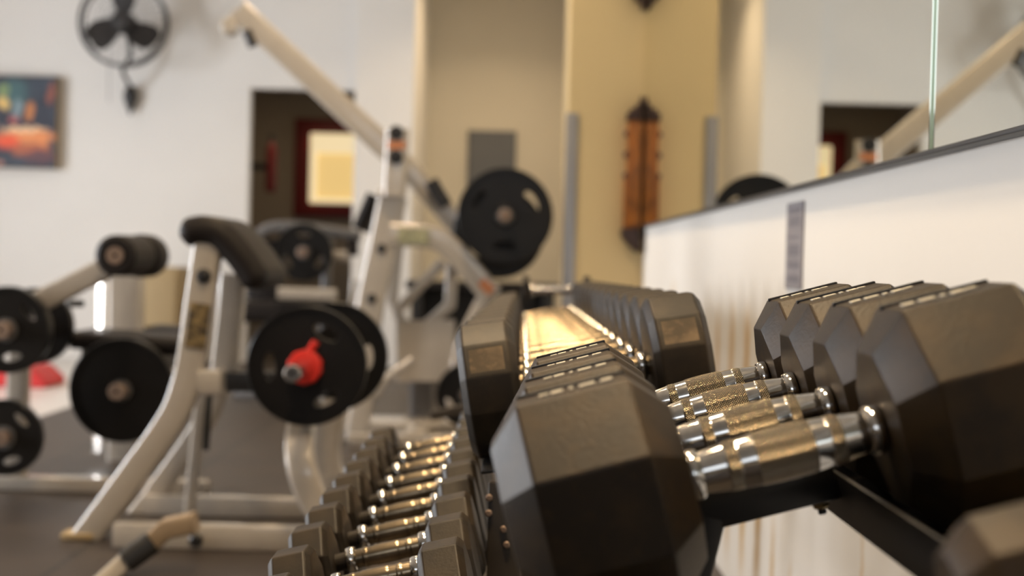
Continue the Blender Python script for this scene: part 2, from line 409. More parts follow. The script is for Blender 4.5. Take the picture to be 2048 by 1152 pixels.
def make_dumbbell(name, label, cat, group, N, Rr, k, ca, L, half, rc, rn, collar, rub, bev, marks, gap=0.0, plain=None, worn=False):
    t = thing(name, label, cat, (0, 0, 0), group); zc = 0.0
    rot = math.pi/N
    for sgn in (-1, 1):
        hbm = head_bm(N, Rr, k, ca, L, half, sgn, zc, bev, rot)
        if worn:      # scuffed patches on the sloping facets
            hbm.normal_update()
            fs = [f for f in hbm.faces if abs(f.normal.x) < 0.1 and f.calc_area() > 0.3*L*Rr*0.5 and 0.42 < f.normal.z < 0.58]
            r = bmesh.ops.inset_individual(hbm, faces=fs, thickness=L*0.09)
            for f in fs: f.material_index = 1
        h = part('head', hbm, [rub, M['worn']], t, angle=14 if N > 8 else 12)
        if marks:
            zt = Rr*math.cos(math.pi/N)
            part('lettering', marks_bm(half, L, sgn, zt), M['white_mark'], h, label='worn white lettering')
            part('label_rib', slot_bm(half, L, sgn, zt, 0.02), M['black'], h, label='dark rib across the head top')
        if gap > 0.01:
            b2 = bmesh.new(); b2.from_mesh(h.data); lathe(b2, [(0, rn*1.05), (gap+0.004, rn*1.05)], (sgn*(half-gap), 0, 0), (sgn, 0, 0), 20); b2.to_mesh(h.data); b2.free()
        part('collar', collar_bm(half-gap, collar[0], collar[1], sgn), M['chrome'], t)
    part('handle', handle_bm(half-(gap if gap > 0.01 else 0), rc, rn, zc), [plain, plain] if plain else [M['chrome'], M['knurl']], t, angle=50)
    return t
def dup(src, label, group=None):
    c = src.copy(); COL.objects.link(c); c['label'] = label
    for ch in src.children:
        d = ch.copy(); COL.objects.link(d); d.parent = c
        for g in ch.children:
            e = g.copy(); COL.objects.link(e); e.parent = d
    return c
def place(o, x, y, z, tilt, scale=1.0, yaw=0.0):
    o.location = (x, y, z); o.rotation_euler = (0, -tilt, yaw); o.scale = (scale,)*3

# four heavy eight-sided dumbbells on the near rack
TILT = 0.270; HR, HK, HCA, HL = 0.0945, 0.677, 0.027, 0.139
Z1, PITCH, AX0 = 1.0865, 0.1753, CAM_H-0.2011
S_L, S_R = 0.1455, 0.3010
half = (S_R-S_L)/2; smid = (S_R+S_L)/2
big_labels = ['large black eight-sided dumbbell with chrome grip, nearest of the four big ones',
              'large black eight-sided dumbbell, second of the four big ones from the camera',
              'large black eight-sided dumbbell, third of the four big ones from the camera',
              'large black eight-sided dumbbell, farthest of the four, with crisp knurled grip']
big = make_dumbbell('dumbbell', big_labels[0], 'dumbbell', 'large dumbbells on the near rack', 8, HR, HK, HCA, HL, half, 0.0205, 0.0145, (0.013, 0.0195), M['rubber'], 0.0016, True)
bigs = [big]+[dup(big, l) for l in big_labels[1:]]
def axis_pt(s, n=0.0):     # point on the near rack's tilted plane, n measured square to the axis
    return (s*math.cos(TILT)-n*math.sin(TILT), AX0+s*math.sin(TILT)+n*math.cos(TILT))
for i, o in enumerate(bigs):
    sc = 1-0.0196*i
    X, Z = axis_pt(smid+0.0044*i, -HR*0.924*(1-sc))
    place(o, X, Z1+PITCH*i, Z, TILT, sc)

# near rack that carries them
def tilted_box(bm, s0, s1, n0, n1, y0, y1, bev=0.002):
    b2 = B(); box(b2, (s0, y0, n0), (s1, y1, n1), bev)
    for v in b2.verts:
        X, Z = axis_pt(v.co.x, v.co.z); v.co = Vector((X, v.co.y, Z))
    tmp = bpy.data.meshes.new('tmp'); b2.to_mesh(tmp); b2.free(); bm.from_mesh(tmp); bpy.data.meshes.remove(tmp); return bm
RB = -HR*0.924-0.001
rack = thing('dumbbell_rack', 'black steel dumbbell rack holding the four big dumbbells', 'rack', (0.2, 1.2, 0))
bm = B(); tilted_box(bm, 0.277, 0.281, -0.092, -0.045, 0.80, 1.80); tilted_box(bm, 0.281, 0.42, RB-0.004, RB, 0.45, 1.80)
part('rear_rail', bm, M['rack_black'], rack)
bm = B(); tilted_box(bm, 0.0, 0.112, RB-0.004, RB, 0.45, 1.80)
part('front_rail', bm, M['rack_black'], rack)
part('cross_member', tilted_box(B(), 0.157, 0.277, -0.068, -0.036, 1.19, 1.225), M['rack_black'], rack)
part('cross_member', tilted_box(B(), 0.157, 0.277, -0.068, -0.036, 0.50, 0.535), M['rack_black'], rack)
for yy in (1.19, 0.50):
    ptop, pbot = at(1421, 1030, 1.2075), at(1390, 1152, 1.2075)
    pbot = ptop+(pbot-ptop)*((ptop.z-0.03)/(ptop.z-pbot.z)); off = Vector((0, yy-1.19, 0))
    part('post', sweep(B(), [ptop+off, pbot+off], 0.022, 0.035, 0.003), M['rack_black'], rack)
    bm = B(); box(bm, (pbot.x-0.12, yy-0.005, 0), (0.56, yy+0.04, 0.03), 0.004); part('foot', bm, M['rack_black'], rack)
    bm = B(); box(bm, (0.53, yy, 0.03), (0.56, yy+0.035, axis_pt(0.5, -0.1)[1]), 0.003); part('rear_post', bm, M['rack_black'], rack)
    part('rear_arm', tilted_box(B(), 0.40, 0.555, RB-0.03, RB-0.006, yy, yy+0.035), M['rack_black'], rack)
x, z = axis_pt(0.262, -0.068)
dn = Vector((math.sin(TILT), 0, -math.cos(TILT)))
nut = part('nut', lathe(B(), [(0, .0062), (.0005, .0075), (.006, .0075), (.0072, .006)], Vector((x, 1.2075, z)), dn, 6), M['brass'], rack, label='dull brass nut')
part('bolt', cyl(B(), Vector((x, 1.2075, z)), Vector((x, 1.2075, z))+dn*0.0125, 0.0037, bev=0.0006), M['black'], rack)

# ------------------------------------------------------------------ far rack: twelve-sided dumbbells on the upper tier
T2 = 0.172; N2 = 14
far = make_dumbbell('dumbbell', '', 'dumbbell', 'twelve-sided dumbbells on the far upper rack', 12, 0.099, 0.86, 0.010, 0.083, 0.094, 0.0185, 0.014, (0.014, 0.021), M['rubber_far'], 0.0022, False, 0.004, M['dull_chrome'], True)
ORD = ['first', 'second', 'third', 'fourth', 'fifth', 'sixth', 'seventh', 'eighth', 'ninth', 'tenth', 'eleventh', 'twelfth', 'thirteenth', 'fourteenth']
y = 2.05; YF = []
for i in range(N2):
    o = far if i == 0 else dup(far, '')
    o['label'] = 'black twelve-sided dumbbell, %s behind the four big ones on the upper rack' % ORD[i]
    sc = 1-0.010*i
    place(o, 0.116+0.0012*i, y, CAM_H-0.161, T2, sc); YF.append(y)
    y += 0.0985*2*sc*1.0-0.004+0.002*(1 if i < 3 else 0)
YEND = y
def far_pt(s, n=0.0): return (0.116+s*math.cos(T2)-n*math.sin(T2), CAM_H-0.161+s*math.sin(T2)+n*math.cos(T2))
def far_box(bm, s0, s1, n0, n1, y0, y1, bev=0.002):
    b2 = B(); box(b2, (s0, y0, n0), (s1, y1, n1), bev)
    for v in b2.verts:
        X, Z = far_pt(v.co.x, v.co.z); v.co = Vector((X, v.co.y, Z))
    tmp = bpy.data.meshes.new('tmp'); b2.to_mesh(tmp); b2.free(); bm.from_mesh(tmp); bpy.data.meshes.remove(tmp); return bm
# lower tier: small twelve-sided dumbbells
T3 = 0.235; LX, LZ = -0.152, CAM_H-0.398
def low_pt(s, n=0.0): return (LX+s*math.cos(T3)-n*math.sin(T3), LZ+s*math.sin(T3)+n*math.cos(T3))
def low_box(bm, s0, s1, n0, n1, y0, y1, bev=0.002):
    b2 = B(); box(b2, (s0, y0, n0), (s1, y1, n1), bev)
    for v in b2.verts:
        X, Z = low_pt(v.co.x, v.co.z); v.co = Vector((X, v.co.y, Z))
    tmp = bpy.data.meshes.new('tmp'); b2.to_mesh(tmp); b2.free(); bm.from_mesh(tmp); bpy.data.meshes.remove(tmp); return bm
low = make_dumbbell('dumbbell', '', 'dumbbell', 'small dumbbells on the lower rack tier', 8, 0.061, 0.86, 0.007, 0.054, 0.0715, 0.0135, 0.0115, (0.014, 0.0175), M['rubber_far'], 0.002, False, 0.014, M['dull_chrome'])
for i in range(10):
    o = low if i == 0 else dup(low, '')
    o['label'] = 'small black dumbbell on the lower rack tier, %s along the row from the camera' % ORD[i]
    place(o, LX, 1.60+0.16*i, LZ, T3)
rack2 = thing('dumbbell_rack', 'long two-tier dumbbell rack behind the four big dumbbells, beside the white wall', 'rack', (0.0, 2.9, 0))
for s0, s1, nm in ((-0.165, -0.105, 'front_rail'), (0.105, 0.165, 'rear_rail')):
    bm = B(); far_box(bm, s0, s1, -0.104, -0.0985, 1.93, YEND); part(nm, bm, M['rack_black'], rack2)
for s0, s1, nm in ((-0.11, -0.07, 'lower_front_rail'), (0.07, 0.11, 'lower_rear_rail')):
    bm = B(); low_box(bm, s0, s1, -0.063, -0.0575, 1.50, 3.2); part(nm, bm, M['rack_black'], rack2)
for yy in (2.16, 3.4, YEND-0.06):
    bm = B(); a = Vector((*far_pt(-0.1, -0.106), 0)); pts = []
    p1 = far_pt(0.14, -0.125); p0 = far_pt(-0.15, -0.125)
    sweep(bm, [Vector((p0[0], yy, p0[1])), Vector((p1[0], yy, p1[1]))], 0.035, 0.035, 0.003)
    part('cross_member', bm, M['rack_black'], rack2)
    bm = B(); box(bm, (0.10, yy-0.03, 0.02), (0.155, yy+0.03, CAM_H-0.29), 0.004); part('upright', bm, M['rack_brown'], rack2)
    bm = B(); box(bm, (-0.34, yy-0.03, 0), (0.36, yy+0.03, 0.03), 0.004); part('foot', bm, M['rack_black'], rack2)
    if yy < 3.2 or True:
        q0 = low_pt(-0.10, -0.08); bm = B()
        sweep(bm, [Vector((q0[0], yy, q0[1])), Vector((0.10, yy, low_pt(0.255, -0.08)[1]))], 0.03, 0.03, 0.003); part('lower_cross_member', bm, M['rack_brown'], rack2)
bm = B(); box(bm, (-0.018, 1.92, 0.20), (0.028, 1.928, CAM_H-0.30), 0.002); part('end_plate', bm, M['rack_brown'], rack2)
for k, (px, py) in enumerate(((978, 995), (977, 1026), (1013, 1089), (1007, 1058))):
    p = at(px, py, 1.92); part('bolt', lathe(B(), [(0, .005), (.003, .005), (.005, .003)], p, (0, -1, 0), 16), M['bushing'], rack2)
# bright bar of a dumbbell lying across the far end of the row
p0, p1 = at(1056, 580, 4.55), at(1169, 580, 4.55)
bar = make_dumbbell('dumbbell', 'small dumbbell with bright chrome bar lying on top at the far end of the row', 'dumbbell', None, 8, 0.05, 0.9, 0.008, 0.022, (p1-p0).length/2-0.004, 0.014, 0.013, (0.018, 0.022), M['rubber_far'], 0.002, False, 0.0, M['steel_rod'])
place(bar, (p0.x+p1.x)/2, 4.55, (p0.z+p1.z)/2, 0.02)

# ------------------------------------------------------------------ weight plates
def plate_mesh(r, th, holes, hub, a0=90):
    cu = bpy.data.curves.new('c', 'CURVE'); cu.dimensions = '2D'; cu.fill_mode = 'BOTH'; cu.extrude = th/2-0.002; cu.bevel_depth = 0.002; cu.bevel_resolution = 1
    def ring(pts):
        s = cu.splines.new('POLY'); s.points.add(len(pts)-1); s.use_cyclic_u = True
        for q, (x, y) in zip(s.points, pts): q.co = (x, y, 0, 1)
    ring([(r*math.cos(t), r*math.sin(t)) for t in (2*math.pi*k/64 for k in range(64))])
    ring([(hub*math.cos(t), hub*math.sin(t)) for t in (2*math.pi*k/24 for k in range(24))])
    for h in range(holes):
        a = R_(a0+360*h/holes); ca, sa = math.cos(a), math.sin(a); pts = []
        for k in range(28):
            t = 2*math.pi*k/28; u = 0.64*r+0.115*r*math.cos(t); v = 0.25*r*math.sin(t)
            pts.append((u*ca-v*sa, u*sa+v*ca))
        ring(pts)
    ob = bpy.data.objects.new('c', cu); COL.objects.link(ob)
    bpy.context.view_layer.update()
    dg = bpy.context.evaluated_depsgraph_get(); me = bpy.data.meshes.new_from_object(ob.evaluated_get(dg))
    bpy.data.objects.remove(ob); bpy.data.curves.remove(cu); return me
def weight_plate(label, c, r, th=0.035, holes=3, a0=90, group=None, hub=0.031):
    """plate facing -Y with a raised rim and hub boss"""
    t = thing('weight_plate', label, 'weight plate', c, group)
    bm = B(); me = plate_mesh(r*0.985, th*0.55, holes, hub, a0); bm.from_mesh(me); bpy.data.meshes.remove(me)
    bmesh.ops.transform(bm, matrix=Matrix.Rotation(R_(90), 4, 'X'), verts=bm.verts[:])
    lathe(bm, [(-th/2, r*.93), (-th/2, r*.985), (-th*.4, r), (th*.4, r), (th/2, r*.985), (th/2, r*.93), (0.0, r*.91)], (0, 0, 0), (0, 1, 0), 64, close=False)
    lathe(bm, [(-th/2, hub), (-th/2, r*.22), (-th*.2, r*.26), (th*.2, r*.26), (th/2, r*.22), (th/2, hub)], (0, 0, 0), (0, 1, 0), 40, close=False)
    o = fin(bm, 'disc', M['plate'], None); o.parent = t
    bm = B(); lathe(bm, [(-th/2-.001, hub*.98), (-th/2-.001, hub*1.25), (-th/2+.004, hub*1.3)], (0, 0, 0), (0, 1, 0), 32, close=False)
    o = fin(bm, 'bore_ring', M['silver_dark'], None); o.parent = t
    return t
def peg_end(bm, c, r, L, hole=True):
    """bar end pointing to -Y with a drilled centre"""
    c = Vector(c)
    lathe(bm, [(0, r), (L-.003, r), (L, r*.88), (L, r*.28), (L-.02, r*.26)], c, (0, -1, 0), 28, close=False); return bm

# ------------------------------------------------------------------ curl machine in the left middle (silver, with the red collar)
YA = 4.2
mA = thing('preacher_curl_machine', 'silver curl machine with black arm pad and red-collared plate, left of the dumbbells', 'exercise machine', (at(400, 1080, YA).x, YA+0.25, 0))
part('front_post', sweep(B(), smooth_path(pixpath([(418, 484), (404, 580), (388, 690), (372, 770), (340, 845), (240, 985), (158, 1096)], YA)), 0.082, 0.06, 0.011), M['silver'], mA)
part('rear_post', sweep(B(), smooth_path(pixpath([(468, 548), (462, 620), (448, 745)], YA+0.35)), 0.085, 0.06, 0.016), M['silver'], mA)
part('rear_leg', sweep(B(), smooth_path(pixpath([(448, 745), (405, 850), (300, 1000), (272, 1035)], YA+0.45)), 0.07, 0.05, 0.012), M['silver'], mA)
pad = part('arm_pad', sweep(B(), smooth_path(pixpath([(408, 466), (430, 463), (460, 470), (495, 504), (530, 552)], YA+0.16)), 0.088, 0.42, 0.042, n=5, cap=0.036), M['pad'], mA)
part('pad_bracket', sweep(B(), pixpath([(430, 490), (480, 530), (500, 560)], YA+0.2), 0.03, 0.08), M['black'], mA)
part('label_plate', sweep(B(), pixpath([(402, 607), (389, 697)], YA-0.032), 0.062, 0.004, 0.001), M['label_gold'], mA, label='gold and black maker plate')
bm = B(); c = at(408, 552, YA-0.03); lathe(bm, [(0, .022), (.006, .022), (.01, .012), (.016, .011)], c, (0, -1, 0), 20); part('bolt', bm, M['black'], mA)
part('sleeve', sweep(B(), pixpath([(400, 764), (446, 764)], YA), 0.075, 0.075, 0.01), M['silver'], mA)
part('cross_tube', sweep(B(), pixpath([(444, 763), (640, 763)], YA+0.3), 0.062, 0.06, 0.006), M['black'], mA)
AXc = at(612, 733, YA-0.02)
part('plate_peg', peg_end(cyl(B(), AXc+Vector((0, 0.0, 0)), AXc+Vector((0, 0.40, 0)), 0.0245), AXc, 0.0245, 0.27), M['steel_rod'], mA)
part('curved_leg', sweep(B(), smooth_path(pixpath([(622, 800, YA+.13), (606, 842, YA+.095), (600, 885, YA+.03), (604, 935, YA-.01), (628, 1000, YA-.02), (690, 1085, YA-.02)], YA)), 0.088, 0.06, 0.017), M['silver'], mA)
part('curved_leg', sweep(B(), smooth_path(pixpath([(668, 800), (656, 870), (656, 930), (680, 990), (722, 1058)], YA+0.3)), 0.09, 0.06, 0.017), M['silver'], mA)
zf = 0.0
def floor_bar(bm, px0, px1, Y, w, h, z0=0.0):
    """bar lying on the floor along X at depth Y between two photo columns"""
    a, b = at(px0, 900, Y), at(px1, 900, Y); return box(bm, (a.x, Y-w/2, z0), (b.x, Y+w/2, z0+h), 0.008)
part('base_bar', floor_bar(B(), 232, 760, 4.09, 0.06, 0.072), M['silver'], mA)
part('base_bar', floor_bar(B(), 292, 800, 4.61, 0.06, 0.066), M['silver'], mA)
part('thin_post', sweep(B(), [at(402, 790, YA+0.3), at(378, 1035, YA+0.3)-Vector((0, 0, 0.0))], 0.036, 0.036, 0.009), M['silver'], mA)
part('strut', sweep(B(), [at(418, 788, YA+0.33), at(412, 900, YA+0.33)], 0.02, 0.02, 0.005), M['black'], mA)
part('side_rail', sweep(B(), [Vector((at(380, 900, YA+0.3).x, YA+0.02, 0.036)), Vector((at(380, 900, YA+0.3).x, YA+0.40, 0.036))], 0.05, 0.05), M['silver'], mA)
c = at(158, 1096, YA); part('rubber_foot', box(B(), (c.x-0.045, YA-0.04, 0), (c.x+0.05, YA+0.04, max(0.02, c.z)), 0.006), M['cardboard'], mA, label='tan rubber foot')
c = at(392, 1080, 4.06); part('bolt', lathe(B(), [(0, .02), (.006, .02), (.012, .012)], c, (0, -1, 0), 20), M['black'], mA)
wp = weight_plate('black three-hole plate with red collar on the curl machine', AXc+Vector((0, 0.03, 0)), 0.178, 0.036, 3, 62)
wp2 = weight_plate('black plate behind the red-collared one on the curl machine', AXc+Vector((0.025, 0.46, 0.0)), 0.178, 0.036, 3, 0)
part('hub_disc', lathe(B(), [(0, .06), (.03, .06)], AXc+Vector((0.0, 0.07, 0)), (0, 1, 0)), M['silver_dark'], mA)
co = thing('barbell_collar', 'bright red collar clamp locking the nearest plate on its peg', 'collar', AXc+Vector((0, -0.05, 0)))
bm = B(); lathe(bm, [(-.022, .026), (-.022, .047), (-.016, .052), (.022, .052), (.028, .047), (.028, .026)], AXc+Vector((0, -0.022, 0)), (0, 1, 0), 10, close=False); part('clamp_ring', bm, M['red'], co)
bm = B(); sweep(bm, [AXc+Vector((0.012, -0.022, 0.045)), AXc+Vector((0.03, -0.022, 0.075))], 0.022, 0.03); part('clamp_lever', bm, M['red'], co)

# handle lying in front of the curl machine
YH = 3.72
hd = thing('row_handle', 'silver bar with black grip and tan end bracket on the mat before the curl machine', 'handle', (at(280, 1120, YH).x, YH, 0))
a, b, c, d = at(150, 1215, YH-0.1), at(247, 1126, YH), at(305, 1085, YH+0.03), at(395, 1040, YH+0.05)
part('bar', sweep(B(), [a, b, (b+c)/2], 0.048, 0.04, 0.012), M['silver'], hd)
part('grip', sweep(B(), [b+(c-b)*0.05, c], 0.062, 0.06, 0.02), M['black'], hd, label='black rubber grip')
part('end_bracket', sweep(B(), pixpath([(300, 1088), (335, 1056), (392, 1044)], YH+0.05), 0.052, 0.07, 0.008), M['tan_plate'], hd, label='tan angled bracket')

# ------------------------------------------------------------------ leg machine at the far left
YL = 4.9
mB = thing('leg_curl_machine', 'silver leg machine with black roller and bench pad at the left edge', 'exercise machine', (at(120, 970, YL+.2).x, YL+0.3, 0))
part('lever_arm', sweep(B(), pixpath([(62, 612), (212, 537)], YL+0.085), 0.078, 0.05, 0.012), M['silver'], mB)
rc = at(230, 511, YL-0.1)
part('roller', lathe(B(), [(0, .058), (.012, .070), (.27, .073), (.285, .06)], rc, (0, 1, 0), 32), M['pad'], mB)
part('roller', lathe(B(), [(0, .066), (.012, .078), (.12, .078), (.132, .066)], rc+Vector((0.005, 0.30, 0)), (0, 1, 0), 32), M['pad'], mB)
part('roller_cap', lathe(B(), [(0, .004), (0.004, .008), (-.006, .009), (-.006, .028), (0.004, .031)], rc, (0, 1, 0), 28, close=False), M['bushing'], mB, label='worn brown end cap')
part('post', sweep(B(), [at(40, 660, YL+0.15), at(30, 985, YL+0.15)], 0.075, 0.06, 0.014), M['silver'], mB)
pc = at(12, 660, YL-0.02)
part('plate_peg', peg_end(cyl(B(), pc, pc+Vector((0, 0.45, 0)), 0.027), pc, 0.030, 0.05), M['bushing'], mB)
weight_plate('black plate with worn hub at the left edge below the lever arm', pc+Vector((0, 0.02, 0)), 0.150, 0.05, 3, 40)
weight_plate('black plate behind the left-edge plate, half hidden by the lever arm', pc+Vector((0, 0.30, 0)), 0.140, 0.045, 0, 0)
pc2 = at(6, 876, YL-0.02)
part('lower_peg', peg_end(cyl(B(), pc2, pc2+Vector((0, 0.2, 0)), 0.025), pc2, 0.026, 0.03), M['bushing'], mB)
weight_plate('black three-hole plate low at the left edge near the floor', pc2+Vector((0, 0.02, 0)), 0.132, 0.035, 3, 48)
part('base_bar', floor_bar(B(), -60, 420, 5.02, 0.07, 0.05), M['silver'], mB)
part('bench_pad', sweep(B(), pixpath([(172, 676), (368, 688)], YL+0.54), 0.066, 0.36, 0.03, n=5, cap=0.03), M['pad'], mB)
part('bench_rail', sweep(B(), pixpath([(166, 708), (372, 724)], YL+0.4), 0.045, 0.05, 0.01), M['silver_dark'], mB)
part('bench_leg', sweep(B(), [at(330, 720, YL+0.4), at(318, 968, YL+0.4)], 0.05, 0.05, 0.01), M['silver_dark'], mB)
part('upright', sweep(B(), [at(252, 548, YL+0.9), at(250, 940, YL+0.9)], 0.135, 0.09, 0.02), M['silver'], mB)
_p = at(204, 610, YL+0.75); _n = ((Vector((-_p.x, -_p.y))).normalized()+(Vector((WIN_X-_p.x, 3.5-_p.y))).normalized()).normalized()
part('glint_bar', sweep(B(), [at(204, 556, YL+0.75), Vector((_p.x, _p.y, 0.05))], 0.052, 0.02, 0.002, side=(_n.x, _n.y, 0)), M['steel_rod'], mB, label='polished flat steel bar turned to mirror the window')  # bar shaped and turned so the window mirrors as a bright strip
part('rear_pad', sweep(B(), pixpath([(305, 662), (400, 668)], YL+1.3), 0.05, 0.3, 0.02), M['pad'], mB)
part('knob', cyl(B(), at(136, 607, YL+0.4), at(168, 607, YL+0.4), 0.014, bev=0.004), M['black'], mB)
pc3 = at(241, 781, YL+0.27)
part('lower_peg', peg_end(cyl(B(), pc3, pc3+Vector((0, 0.25, 0)), 0.025), pc3, 0.030, 0.06), M['bushing'], mB)
weight_plate('large black plate below the black bench pad of the leg machine', pc3+Vector((0, 0.03, 0)), 0.192, 0.05, 0, 30)

# ------------------------------------------------------------------ lever machine in the centre (long arm, plate, braces)
YC = 7.0
mC = thing('lever_row_machine', 'tall silver lever machine with long sloping arm and big black plate, mid-room', 'exercise machine', (at(800, 860, YC).x, YC, 0))
part('lever_arm', sweep(B(), pixpath([(478, 22), (780, 304)], YC), 0.115, 0.075, 0.012), M['silver'], mC)
part('lever_arm', sweep(B(), pixpath([(782, 300), (900, 432), (935, 472)], YC+0.1), 0.105, 0.07, 0.012), M['silver'], mC)
part('arm_damper', sweep(B(), pixpath([(862, 362), (892, 412)], YC+0.02), 0.07, 0.06, 0.02), M['black'], mC)
part('arm_label', sweep(B(), [p+Vector((0.012, 0, 0.062)) for p in pixpath([(640, 175), (700, 230)], YC)], 0.006, 0.06, 0.001), M['label_blue'], mC, label='dark blue label strip')
c = at(456, 52, YC-0.05); part('pulley', lathe(B(), [(0, .03), (.01, .042), (.04, .036), (.07, .042), (.08, .03)], c, (0, 1, 0), 28), M['silver'], mC)
part('pulley_bracket', sweep(B(), pixpath([(480, 24), (456, 52)], YC), 0.05, 0.03, 0.006), M['silver'], mC)
c = at(502, 82, YC-0.04); part('stop_knob', sweep(B(), pixpath([(494, 62), (506, 92)], YC-0.02), 0.05, 0.06, 0.02), M['black'], mC)
hb = part('head_block', sweep(B(), pixpath([(795, 258), (789, 392)], YC-0.06), 0.115, 0.06, 0.02), M['silver'], mC)
for px, py in ((793, 266), (792, 314)):
    c = at(px, py, YC-0.088); part('pivot_bolt', lathe(B(), [(0, .036), (.012, .036), (.016, .02)], c, (0, -1, 0), 20), M['black'], mC)
part('sticker', sweep(B(), pixpath([(793, 282), (793, 298)], YC-0.092), 0.085, 0.004, 0.001), M['orange_sticker'], mC, label='orange sticker')
part('clamp_cap', sweep(B(), pixpath([(760, 388), (805, 388)], YC-0.02), 0.04, 0.12, 0.012), M['silver'], mC)
part('upright', sweep(B(), pixpath([(786, 392), (764, 500), (742, 600), (722, 720), (704, 860)], YC), 0.14, 0.09, 0.02), M['silver'], mC)
for px, py in ((763, 497), (743, 597)):
    c = at(px, py, YC-0.046); part('upright_bolt', lathe(B(), [(0, .024), (.008, .024), (.014, .012)], c, (0, -1, 0), 20), M['black'], mC)
part('yoke', sweep(B(), smooth_path(pixpath([(780, 470), (862, 474), (905, 500), (985, 592)], YC-0.02)), 0.115, 0.07, 0.016), M['silver'], mC)
part('maker_plate', sweep(B(), pixpath([(796, 471), (858, 474)], YC-0.06), 0.078, 0.004, 0.001), M['label_green'], mC, label='pale green maker plate')
part('yoke_leg', sweep(B(), smooth_path(pixpath([(988, 588), (962, 640), (935, 700), (920, 800), (915, 862)], YC)), 0.14, 0.08, 0.018), M['silver'], mC)
part('sticker', sweep(B(), pixpath([(962, 562), (984, 584)], YC-0.062), 0.05, 0.004, 0.001), M['orange_sticker'], mC, label='orange sticker')
part('brace', sweep(B(), pixpath([(886, 524), (800, 616)], YC+0.1), 0.05, 0.05, 0.012), M['silver'], mC)
part('brace', sweep(B(), pixpath([(905, 530), (900, 610), (836, 668)], YC+0.16), 0.06, 0.05, 0.014), M['silver'], mC)
part('brace', sweep(B(), pixpath([(798, 470), (784, 600), (806, 650)], YC+0.2), 0.06, 0.05, 0.014), M['silver'], mC)
part('foot_plate', sweep(B(), pixpath([(850, 640), (852, 762)], YC+0.12), 0.30, 0.04, 0.015), M['silver'], mC)
part('column', sweep(B(), pixpath([(842, 700), (845, 862)], YC+0.3), 0.12, 0.1, 0.015), M['silver_dark'], mC)
part('handle', sweep(B(), smooth_path(pixpath([(752, 790), (768, 762), (826, 720)], YC-0.3)), 0.042, 0.042, 0.020), M['silver'], mC)
part('base_bar', floor_bar(B(), 640, 960, YC-0.02, 0.3, 0.06), M['silver'], mC)
part('base_bar', floor_bar(B(), 700, 960, YC-0.6, 0.1, 0.06), M['silver'], mC)
part('base_spine', box(B(), (at(845, 800, YC).x-0.05, YC-0.6, 0.0), (at(845, 800, YC).x+0.05, YC+0.4, 0.055), 0.008), M['silver'], mC)
part('front_post', sweep(B(), pixpath([(735, 740), (712, 880)], YC-0.45), 0.10, 0.07, 0.016), M['silver'], mC)
part('seat_pad', sweep(B(), pixpath([(752, 392), (722, 460)], YC+0.3), 0.075, 0.28, 0.034), M['pad'], mC)
cp = at(1010, 432, YC-0.12)
part('plate_peg', peg_end(cyl(B(), cp, cp+Vector((0, 0.09, 0)), 0.026), cp, 0.028, 0.10), M['bushing'], mC)
part('plate_peg', cyl(B(), cp+Vector((-0.03, 0.11, -0.08)), cp+Vector((-0.03, 0.34, -0.08)), 0.026), M['silver_dark'], mC)
part('peg_mount', sweep(B(), [cp+Vector((-0.02, 0.3, 0)), at(935, 472, YC+0.16)], 0.07, 0.06, 0.012), M['silver_dark'], mC)
weight_plate('big black three-hole plate high on the lever machine in front of the grey board', cp, 0.232, 0.045, 3, 30)
weight_plate('black plate right behind the big three-hole plate on the lever machine', cp+Vector((-0.03, 0.16, -0.08)), 0.225, 0.04, 3, 90)
wpx = at(936, 790, YC-0.35)
weight_plate('black plate low behind the left heads of the dumbbell row', wpx, 0.15, 0.05, 3, 90)
part('lower_peg', peg_end(cyl(B(), wpx, wpx+Vector((0, 0.36, 0)), 0.024), wpx, 0.025, 0.04), M['bushing'], mC)

# ------------------------------------------------------------------ bench machine before the doorway
YD = 8.6
mD = thing('chest_press_machine', 'grey bent-tube machine with black pads standing before the dark doorway', 'exercise machine', (at(610, 760, YD).x, YD, 0))
part('bent_frame', sweep(B(), smooth_path(pixpath([(500, 520), (508, 484), (540, 456), (600, 455), (722, 472)], YD)), 0.07, 0.06, 0.02), M['silver_dark'], mD)
part('post', sweep(B(), [at(658, 468, YD), at(640, 770, YD)], 0.055, 0.05, 0.014), M['silver_dark'], mD)
part('post', sweep(B(), [at(712, 560, YD-0.3), at(696, 780, YD-0.3)], 0.06, 0.05, 0.014), M['silver'], mD)
part('back_pad', sweep(B(), pixpath([(540, 478), (528, 600)], YD+0.2), 0.22, 0.12, 0.03), M['pad'], mD)
part('seat_pad', sweep(B(), pixpath([(470, 622), (660, 622)], YD-0.3), 0.12, 0.35, 0.03), M['pad'], mD)
part('carriage', sweep(B(), pixpath([(556, 586), (672, 590)], YD-0.5), 0.07, 0.06, 0.016), M['silver'], mD)
part('handle', sweep(B(), pixpath([(552, 532), (566, 556)], YD-0.45), 0.06, 0.06, 0.028), M['silver'], mD)
part('handle', sweep(B(), pixpath([(662, 512), (700, 512)], YD-0.2), 0.07, 0.06, 0.028), M['silver'], mD)
part('side_pad', sweep(B(), pixpath([(706, 478), (706, 512)], YD-0.2), 0.06, 0.1, 0.02), M['pad'], mD)
part('base_bar', floor_bar(B(), 480, 740, YD, 0.5, 0.06), M['silver_dark'], mD)
pd = at(606, 505, YD-0.3)
part('plate_peg', peg_end(cyl(B(), pd, pd+Vector((0, 0.5, 0)), 0.025), pd, 0.030, 0.05), M['bushing'], mD)
weight_plate('black plate on the bent-tube machine before the doorway', pd+Vector((0, 0.04, 0)), 0.17, 0.05, 3, 90)

